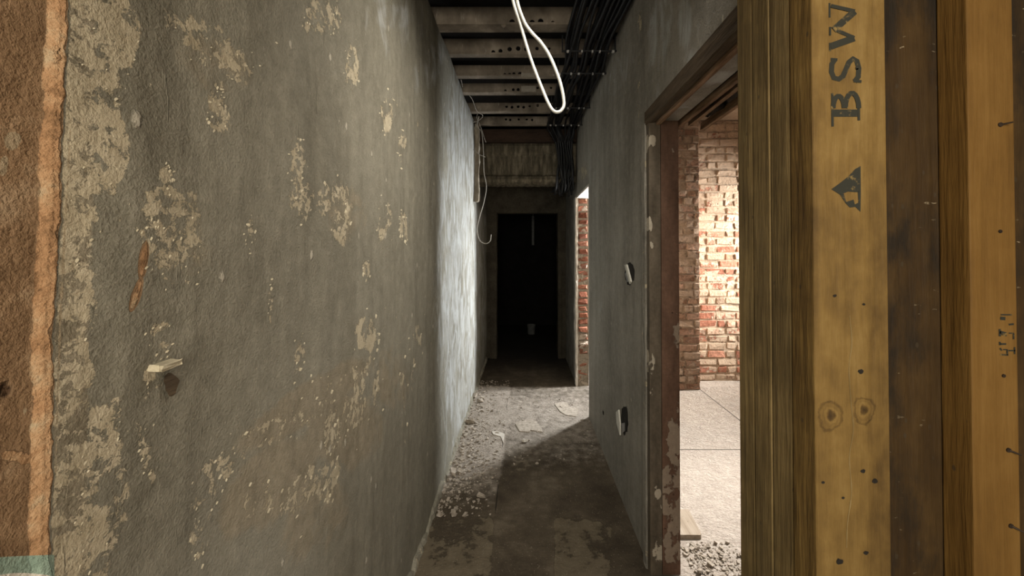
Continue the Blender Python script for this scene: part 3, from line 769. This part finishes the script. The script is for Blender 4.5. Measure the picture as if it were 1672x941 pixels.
# thin grey wires on the left by the last joists
def wire(P, r, lab, mat='greywire'):
    mb = MB(); mb.tube(spline(P, 7), r, 6); return tag(mb.obj('hanging_wire', M[mat], base=P[0], smooth=True), lab, 'wire')
y = 3.82
wire([(-.44,y-.1,2.79),(-.47,y,2.72),ppt(786,215,y),ppt(789,245,y),ppt(790,280,y),ppt(794,305,y),ppt(790,330,y),ppt(783,355,y),ppt(779,375,y),ppt(783,392,y),ppt(792,398,y),ppt(800,394,y-.02),ppt(802,383,y-.03)], .0042, 'long grey wire hanging beside the left wall and ending in a hook')
y = 3.75
wire([(-.40,y-.2,2.80),ppt(778,190,y),ppt(784,205,y),ppt(793,232,y)], .003, 'short thin wire dangling straight from the joists at the left wall')
wire([ppt(771,243,y),ppt(775,246,y),ppt(783,252,y+.02),ppt(792,256,y+.04)], .003, 'short grey wire bent away from the rough batten')
y = 3.3
wire([(-.49,y-.35,2.80),ppt(757,145,y-.1),ppt(770,160,y),ppt(778,180,y+.2),ppt(788,188,y+.3),ppt(781,196,y+.35),ppt(772,199,y+.4)], .003, 'thin curled wire looping under the fifth joist at the left wall')

# ------------------------------------------------------------------ timber post and boarding on the right
PX0, PX1 = .383, .480
post = empty('timber_post', (.43, .59, 0)); tag(post, 'upright post of four timber studs nailed together with black stencilled letters', 'post')
for k in range(4):
    y0 = .500+k*.0445
    mb = MB(); mb.bevbox(PX0+random.uniform(-.0008,.0008), PX1, y0, y0+.0432, 0, TOP-.002, .0028, seg=3, nz=0)
    s_ = mb.obj('stud', M['stud'] if k == 0 else M['stud_side'], post)
    if k == 0: front = s_; s_['label'] = 'bright yellow front stud with stencilled letters'
def stencil(name, strokes, parent, base_px, yface, w):
    """ribbons drawn on the stud face; strokes are in photo-frame positions of that face"""
    mb = MB()
    for si, st in enumerate(strokes):
        *pts, ww = st; yi = yface-.0005-.00012*si
        P = [Vector(((px-CX)/F*yface, 0, EYE+(CY-py)/F*yface)) for px, py in pts]; hw = ww/2/F*yface
        Lv = []; 
        for i, p in enumerate(P):
            t = (P[min(i+1,len(P)-1)]-P[max(i-1,0)]).normalized(); nn = Vector((-t.z, 0, t.x))
            Lv += [p+nn*hw, p-nn*hw]
        for i in range(len(P)-1):
            q = [Lv[2*i], Lv[2*i+1], Lv[2*i+3], Lv[2*i+2]]
            nrm = (q[1]-q[0]).cross(q[2]-q[1])
            if nrm.y > 0: q = q[::-1]
            mb.add([(a.x, yi-.00002*(i%2), a.z) for a in q], [(0,1,2,3)])
    return mb.obj(name, M['ink'], parent)
def arc(cx, cy, rx, ry, a0, a1, n=9):
    return [(cx+rx*math.cos(math.radians(a0+(a1-a0)*k/n)), cy+ry*math.sin(math.radians(a0+(a1-a0)*k/n))) for k in range(n+1)]
# B: stem at the bottom, bowls upward (the word reads upward along the stud)
stencil('letter_b', [[(1360,184),(1404,184),12],[(1361,151),(1361,206),4],[(1404,174),(1404,196),4],
   [*arc(1371,176,9,20,180,360),8],[*arc(1393,176,11,25,180,360),8]], front, 0, .5, 0)
stencil('letter_s', [[(1366,95),(1361,103),(1360,116),(1364,126),(1372,128),(1379,123),(1384,112),(1389,100),(1396,94),(1402,98),(1405,110),(1404,124),(1398,132),8.5],[(1359,95),(1370,96),4.5],[(1396,131),(1409,132),4.5]], front, 0, .5, 0)
stencil('letter_w', [[(1358,2),(1358,26),3],[(1358,68),(1358,82),3],[(1359,74),(1398,60),11],[(1398,60),(1366,46),6],[(1364,47),(1399,16),11],[(1399,16),(1360,7),6],[(1358,42),(1358,56),3]], front, 0, .5, 0)
# solid triangular mark with a notched foot
tri = MB()
def tp(px, py): return ((px-CX)/F*.5, .4994, EYE+(CY-py)/F*.5)
T = [(1358,309),(1372,299),(1386,288),(1397,276),(1406,271),(1406,312),(1400,314),(1385,313),(1372,318)]
tri.add([tp(*p) for p in T], [tuple(range(len(T)))])
T2 = [(1372,318),(1378,316),(1382,330),(1394,326),(1396,334),(1402,331),(1401,313),(1406,312),(1405,346),(1397,338),(1388,339),(1381,332)]
tri.add([tp(*p) for p in T2], [tuple(range(len(T2)))])
tri.obj('tree_mark', M['ink'], front)
# nail holes and dents on the front stud
mb = MB()
for px, py, r in ((1403,606,4.5),(1362,483,3),(1409,497,2.5),(1405,767,4),(1424,783,5),(1365,912,6),(1408,898,4),(1340,785,3),(1372,810,2.5),(1402,110,3)):
    c = Vector(tp(px, py)); rr = r/F*.5
    mb.add([(c.x+rr*math.cos(2*PI*k/10)*random.uniform(.8,1.2), .4995, c.z+rr*.8*math.sin(2*PI*k/10)*random.uniform(.8,1.2)) for k in range(10)], [tuple(range(9,-1,-1))])
mb.obj('nail_hole', M['hole'], front)['kind'] = 'stuff'

mb = MB(); pth = [(1386,515),(1389,560),(1384,600),(1387,660),(1390,700),(1383,745),(1386,800),(1379,850),(1377,890)]
P = [Vector(tp(*p)) for p in pth]; v = []
for i, p in enumerate(spline(P, 5)):
    w_ = .0003+.0006*random.random(); v += [(p.x-w_, .49955, p.z), (p.x+w_, .49955, p.z)]
mb.add(v, [(2*i, 2*i+2, 2*i+3, 2*i+1) for i in range(len(v)//2-1)])
mb.obj('grain_split', M['stud_side'], front)
# dark sheet behind, nailed stud in front of it
mb = MB(); mb.bevbox(PX1+.0005, .855, .560, .578, 0, TOP-.002, .001)
tag(mb.obj('plywood_sheet', M['ply']), 'dark stained plywood sheet behind the pale orange stud', 'board')
YS = .520
sx0, sx1 = (1584.5-CX)/F*YS, (1660-CX)/F*YS
mb = MB(); mb.bevbox(sx0, sx1, YS, .5595, 0, TOP-.002, .003, seg=3)
st2 = mb.obj('timber_stud', M['stud_warm']); tag(st2, 'orange-brown upright timber stud with nails at the right edge of the photo', 'stud')
for px, py, kind in ((1636,203,1),(1633,378,0),(1635,613,0),(1641,733,1),(1643,855,1)):
    c = Vector(((px-CX)/F*YS, YS, EYE+(CY-py)/F*YS)); mb = MB()
    mb.tube([c+Vector((0,.004,0)), c+Vector((0,-.0012,0))], .0032 if kind else .0024, 8)
    if kind: mb.tube([c+Vector((0,.002,0)), c+Vector((.008,-.008,.001 if py < 400 else -.003))], [.0016,.0010], 6)
    mb.obj('nail', M['nail'], st2)
def stencil2(strokes): 
    mb = MB()
    for (x0, y0, x1, y1, w) in strokes:
        a = Vector(((x0-CX)/F*YS, 0, EYE+(CY-y0)/F*YS)); b = Vector(((x1-CX)/F*YS, 0, EYE+(CY-y1)/F*YS))
        t = (b-a).normalized(); q = Vector((-t.z,0,t.x))*(w/2/F*YS)
        mb.add([(p.x, YS-.0006, p.z) for p in (a+q, a-q, b-q, b+q)], [(0,1,2,3)])
    return mb.obj('stamp_mark', M['ink'], st2)
k = 92/577
Z = lambda x, y: (1580+x*k, 490+y*k)
ST = [(325,150,440,150,14),(320,185,370,190,34),(405,250,455,245,18),(312,295,312,370,22),(312,325,380,345,30),(330,350,380,365,12),(405,338,455,338,12),(452,340,452,400,16),
      (310,425,312,460,18),(315,448,375,448,18),(312,490,330,515,16),(312,555,395,560,16),(385,505,385,560,16),(345,505,385,505,12),(400,515,465,515,14),(460,480,460,550,16)]
stencil2([(*Z(a,b), *Z(c,d), w*k) for a,b,c,d,w in ST])

# ------------------------------------------------------------------ fittings on the right wall
def rp(px, py, off=.0): y = F*XR/(px-CX); return Vector((XR-off, y, EYE+(CY-py)/F*y))
def socket_box(px, py, rx, ry, tab, plate, lab):
    root = empty('wall_box', rp(px, py)); tag(root, lab, 'electrical box')
    n = 22; mb = MB(); j = [random.uniform(.88,1.1) for _ in range(n)]
    v = [rp(px+rx*math.cos(2*PI*k/n)*j[k], py+ry*math.sin(2*PI*k/n)*j[k], .0010) for k in range(n)]+[rp(px, py, .0010)]
    mb.add(v, [((k+1)%n, k, n) for k in range(n)]); mb.obj('recess', M['hole'], root)
    for nm, mat, pts, o0, o1 in (('side_tab', 'pale', tab, .003, .012), ('back_plate', 'metalbox', plate, .0015, .004)):
        mb = MB(); m = len(pts)
        v = [rp(a, b, o0) for a, b in pts]+[rp(a, b, o1) for a, b in pts]
        mb.add(v, [tuple(range(m)), tuple(range(2*m-1, m-1, -1))]+[((k+1)%m, k, m+k, m+(k+1)%m) for k in range(m)])
        mb.obj(nm, M[mat], root)
socket_box(1028, 447, 8, 18, [(1023,433),(1026,432),(1033,460),(1031,464)], [(1021,447),(1024,444),(1028,458),(1025,461)], 'oval switch hole with a slanted pale tab halfway up the right wall')
socket_box(1019, 685, 6.5, 23, [(1008,672),(1012,668),(1014,690),(1014,709),(1009,690)], [(1015,690),(1020,689),(1020,702),(1016,706)], 'tall oval socket hole with a pale metal tab low on the right wall')
y = F*XR/(985-CX); z = EYE+(CY-673)/F*y
mb = MB(); mb.bevbox(XR-.004, XR-.0005, y-.012, y+.012, z-.011, z+.011, .002, jit=.001)
tag(mb.obj('wall_plug', M['hole']), 'small dark square hole low on the right wall beside the socket hole', 'wall plug')

# ------------------------------------------------------------------ loose pieces
def chunk(name, loc, r, mat, lab, cat, flat=.4, sub=2, group=None):
    bm = bmesh.new(); bmesh.ops.create_icosphere(bm, subdivisions=sub, radius=1)
    ph = [random.uniform(0, 6) for _ in range(6)]
    for p in bm.verts:
        d = 1+.22*math.sin(3*p.co.x+ph[0])+.18*math.sin(4*p.co.y+ph[1])+.1*math.sin(6*p.co.z+ph[2])
        p.co = Vector((p.co.x*r[0]*d, p.co.y*r[1]*d, max(p.co.z, -.6)*r[2]*d))
    zmin = min(p.co.z for p in bm.verts)
    for p in bm.verts: p.co += Vector((loc[0], loc[1], loc[2]-zmin))
    return tag(bm_obj(name, bm, mat, base=loc), lab, cat, group)
def floor_at(px, py): y = F*EYE/(py-CY); return ((px-CX)/F*y, y, 0.0)
chunk('plaster_lump', floor_at(857,721), (.020,.017,.014), M['chip'], 'small white plaster lump on the corridor floor at the shadow edge', 'plaster lump')
chunk('brick_fragment', floor_at(768,690), (.035,.03,.022), M['brick_red'], 'dark brick fragment on the floor against the left wall', 'brick fragment')
def flat_piece(name, pxs, th, mat, lab, cat, z0=0.0):
    P = [Vector(floor_at(*p)) for p in pxs]; n = len(P); c = sum(P, Vector())/n; mb = MB()
    v = [(p.x, p.y, z0) for p in P]+[(p.x*.97+c.x*.03, p.y*.97+c.y*.03, z0+th+random.uniform(-.002,.002)) for p in P]
    f = [tuple(range(n)), tuple(range(2*n-1, n-1, -1))]+[((k+1)%n, k, n+k, n+(k+1)%n) for k in range(n)]
    mb.add(v, f); return tag(mb.obj(name, mat, base=(c.x,c.y,z0)), lab, cat)
flat_piece('plaster_flake', [(841,692),(848,704),(865,705),(866,702),(886,705),(884,697),(876,688),(866,684),(852,685)], .008, M['rubble'], 'broad flat plaster flake in the middle of the lit corridor floor', 'plaster flake')
flat_piece('plaster_flake', [(803,704),(812,703),(824,708),(822,722),(818,712),(806,709)], .006, M['chip'], 'curved pale plaster flake at the board joint on the lit floor', 'plaster flake')
flat_piece('plaster_flake', [(905,660),(914,656),(926,657),(928,664),(944,668),(940,680),(925,678),(914,672)], .007, M['rubble'], 'flat plaster flake on the lit floor nearest the far doorway', 'plaster flake')
off = flat_piece('board_offcut', [(1100,835),(1122,834),(1143,874),(1142,877),(1100,877)], .022, M['offcut'], 'dusty board offcut on the side room floor just behind the door jamb', 'offcut')

def rubble(name, n, region, size, lab, cat, mat):
    mb = MB()
    for _ in range(n):
        x, y = region(); s_ = size*random.lognormvariate(0, .5)
        bm = bmesh.new(); bmesh.ops.create_cube(bm, size=1)
        R = Euler((random.uniform(-.4,.4), random.uniform(-.4,.4), random.uniform(0, PI))).to_matrix().to_4x4()
        for p in bm.verts:
            p.co = Vector((p.co.x*s_*random.uniform(.7,1.5), p.co.y*s_*random.uniform(.5,1.1), p.co.z*s_*random.uniform(.25,.6)))
        bmesh.ops.transform(bm, matrix=R, verts=bm.verts)
        zm = min(p.co.z for p in bm.verts)
        for p in bm.verts: p.co += Vector((x, y, -zm-.0008))
        mb.bm(bm)
    return tag(mb.obj(name, mat), lab, cat, kind='stuff')
def reg_left():
    while True:
        y = random.uniform(2.1, 4.3); x = XL+.02+abs(random.gauss(0, .15))
        if x < -.16 and random.random() < (1.0 if y < 3.3 else .45): return x, y
rubble('plaster_rubble', 1100, reg_left, .008, 'loose plaster rubble strewn on the corridor floor along the left wall', 'rubble', M['rubble'])
rubble('plaster_crumbs', 260, lambda: (random.uniform(-.14, .52), random.uniform(2.6, 4.0)), .005, 'scattered plaster crumbs on the lit middle of the corridor floor', 'crumbs', M['rubble'])
def reg_room():
    while True:
        x = .77+abs(random.gauss(0, .16)); y = random.gauss(1.78, .10)
        if x < 1.25 and 1.62 < y < 1.915: return x, y
rubble('floor_debris', 420, reg_room, .0065, 'crumbled debris on the side room floor in front of the board offcut', 'debris', M['rubble'])

# chip of plaster standing out of the left wall, and loose flakes
def wp(px, py): y = F*.5075/(CX-px); return y, EYE+(CY-py)/F*y
y0_, z0_ = wp(243, 602); y1_, z1_ = wp(280, 604)
mb = MB(); mb.bevbox(XL-.004, XL+.017, y0_, y1_, z0_-.0035, z0_+.0045, .0015, jit=.0012)
tag(mb.obj('protruding_flake', M['flake']), 'cream flake of plaster sticking out of the left wall above a small hole', 'plaster flake')
mb = MB(); v = []; n = 16
for k in range(n):
    a = 2*PI*k/n; q = wp(276+12*math.cos(a)*(1-.25*math.sin(a))*random.uniform(.85,1.15), 628+19*math.sin(a)*random.uniform(.85,1.15)); v.append((XL+.0055, *q))
mb.add(v, [tuple(range(n))]); 
tag(mb.obj('wall_gouge', M['darkedge']), 'small dark gouge in the left wall just below the protruding flake', 'gouge')
mb = MB()
for _ in range(420):
    c = random.choice(PEEL); a = random.uniform(0, 2*PI)
    px_ = c[0]+c[2]*math.cos(a)*random.uniform(.4,1.25); py_ = c[1]+c[3]*math.sin(a)*random.uniform(.4,1.25)
    if not (60 < px_ < 720 and -20 < py_ < 935): continue
    yy, zz = wp(px_, py_); s_ = random.uniform(.7, 2.3)/F*yy
    if zz < .05 or zz > 2.72: continue
    t = random.uniform(0, PI); ny = s_*random.uniform(.6,1.6)*(1+yy*.8); nz_ = s_*random.uniform(.8,2.2); lift = min(.010, s_*random.uniform(.4,.9))
    xw = XL + .004*math.sin(yy*5+1)*math.sin(zz*3.1)+.0025*math.sin(yy*13+zz*9)
    pts = [(xw-.001, yy-ny, zz-nz_*.2), (xw-.001, yy, zz+nz_), (xw+lift, yy+ny, zz+nz_*.2), (xw+lift*.5, yy+ny*.2, zz-nz_)]
    mb.add(pts, [(0,1,2,3)])
tag(mb.obj('loose_flakes', M['flake']), 'tiny lifting flakes of paint scattered over the left wall', 'paint flakes', kind='stuff')

# ------------------------------------------------------------------ in the dark room
mb = MB(); mb.bevbox(.150, .195, 7.0, 7.03, 1.58, 2.12, .003); mb.box(.165,.18,7.01,7.02,2.12,2.6)
tag(mb.obj('pale_strip', M['dimpale']), 'narrow pale upright strip high up in the dark room beyond the end doorway', 'strip')
mb = MB()
prof = [(.0,.0),(.060,.0),(.064,.004),(.076,.15),(.080,.152),(.080,.166),(.074,.166),(.072,.16),(.060,.01),(.0,.01)]
n = 20; v = [(.135+r*math.cos(2*PI*k/n), 6.75+r*math.sin(2*PI*k/n), z) for r, z in prof for k in range(n)]
f = [(i*n+k, i*n+(k+1)%n, (i+1)*n+(k+1)%n, (i+1)*n+k) for i in range(len(prof)-1) for k in range(n)]
mb.add(v, f)
tag(mb.obj('plastic_tub', M['dimpale'], smooth=True), 'small pale tub on the floor of the dark room beyond the end doorway', 'tub')

# ------------------------------------------------------------------ lights
def area(name, loc, to, sx, sy, power, col, spread=180):
    l = bpy.data.lights.new(name, 'AREA'); l.shape = 'RECTANGLE'; l.size = sx; l.size_y = sy
    l.energy = power; l.color = col; l.spread = math.radians(spread)
    o = bpy.data.objects.new(name, l); link(o); o.location = loc
    d = Vector(to)-Vector(loc); o.rotation_euler = d.to_track_quat('-Z', 'Y').to_euler()
    return o
area('far_doorway_light', (1.46, 4.19, 1.35), (-.5, 3.4, 1.15), .17, 1.7, 150, (.93,.97,1.0))  # hidden lamp added for the light through the far doorway, no window there
area('room_window_light', (3.45, 4.02, 1.5), (1.9, 4.12, 1.1), .40, 1.6, 95, (1.0,.97,.92), 90)
area('room_floor_fill', (2.7, 3.1, 2.5), (1.05, 2.1, 0), .5, .5, 36, (1.0,.97,.93), 70)  # added overhead without a fixture, to brighten the side room floor
area('left_wall_fill', (.36, 1.05, 2.62), (-.5, 1.75, 1.15), .25, .5, 9.5, (1.0,.94,.84), 95)  # unseen fill added above the view to brighten the left wall
area('room_fill_light', (2.5, 1.2, 2.5), (.7, 1.5, 1.2), 1.0, 1.0, 10, (1.0,.96,.90))
area('back_room_light', (-.10, -1.5, 1.65), (.05, 2.0, 1.35), .7, 1.1, 42, (1.0,.93,.80))
area('side_fill', (.12, -.45, 1.70), (-.40, 1.1, 1.25), .4, .6, 8, (1.0,.90,.74))  # fill added behind the camera for the near left wall and posts
w = bpy.data.worlds.new('world'); scene.world = w; w.use_nodes = True
w.node_tree.nodes['Background'].inputs[0].default_value = (.5,.55,.6,1)
w.node_tree.nodes['Background'].inputs[1].default_value = .05

# ------------------------------------------------------------------ camera
cam = bpy.data.cameras.new('camera'); co = link(bpy.data.objects.new('camera', cam))
PITCH = math.radians(.7)
cam.sensor_fit = 'HORIZONTAL'; cam.sensor_width = 36; cam.lens = F/1672*36
co.location = (0, 0, EYE); co.rotation_euler = (PI/2+PITCH, 0, 0)
cam.shift_x = (836-CX)/1672
cam.shift_y = (CY-F*math.tan(PITCH)-470.5)/1672
cam.clip_start = .02
scene.camera = co
scene.view_settings.view_transform = 'Standard'
scene.view_settings.look = 'None'
scene.view_settings.exposure = 0
for o in scene.objects:
    if '_base' in o: del o['_base']
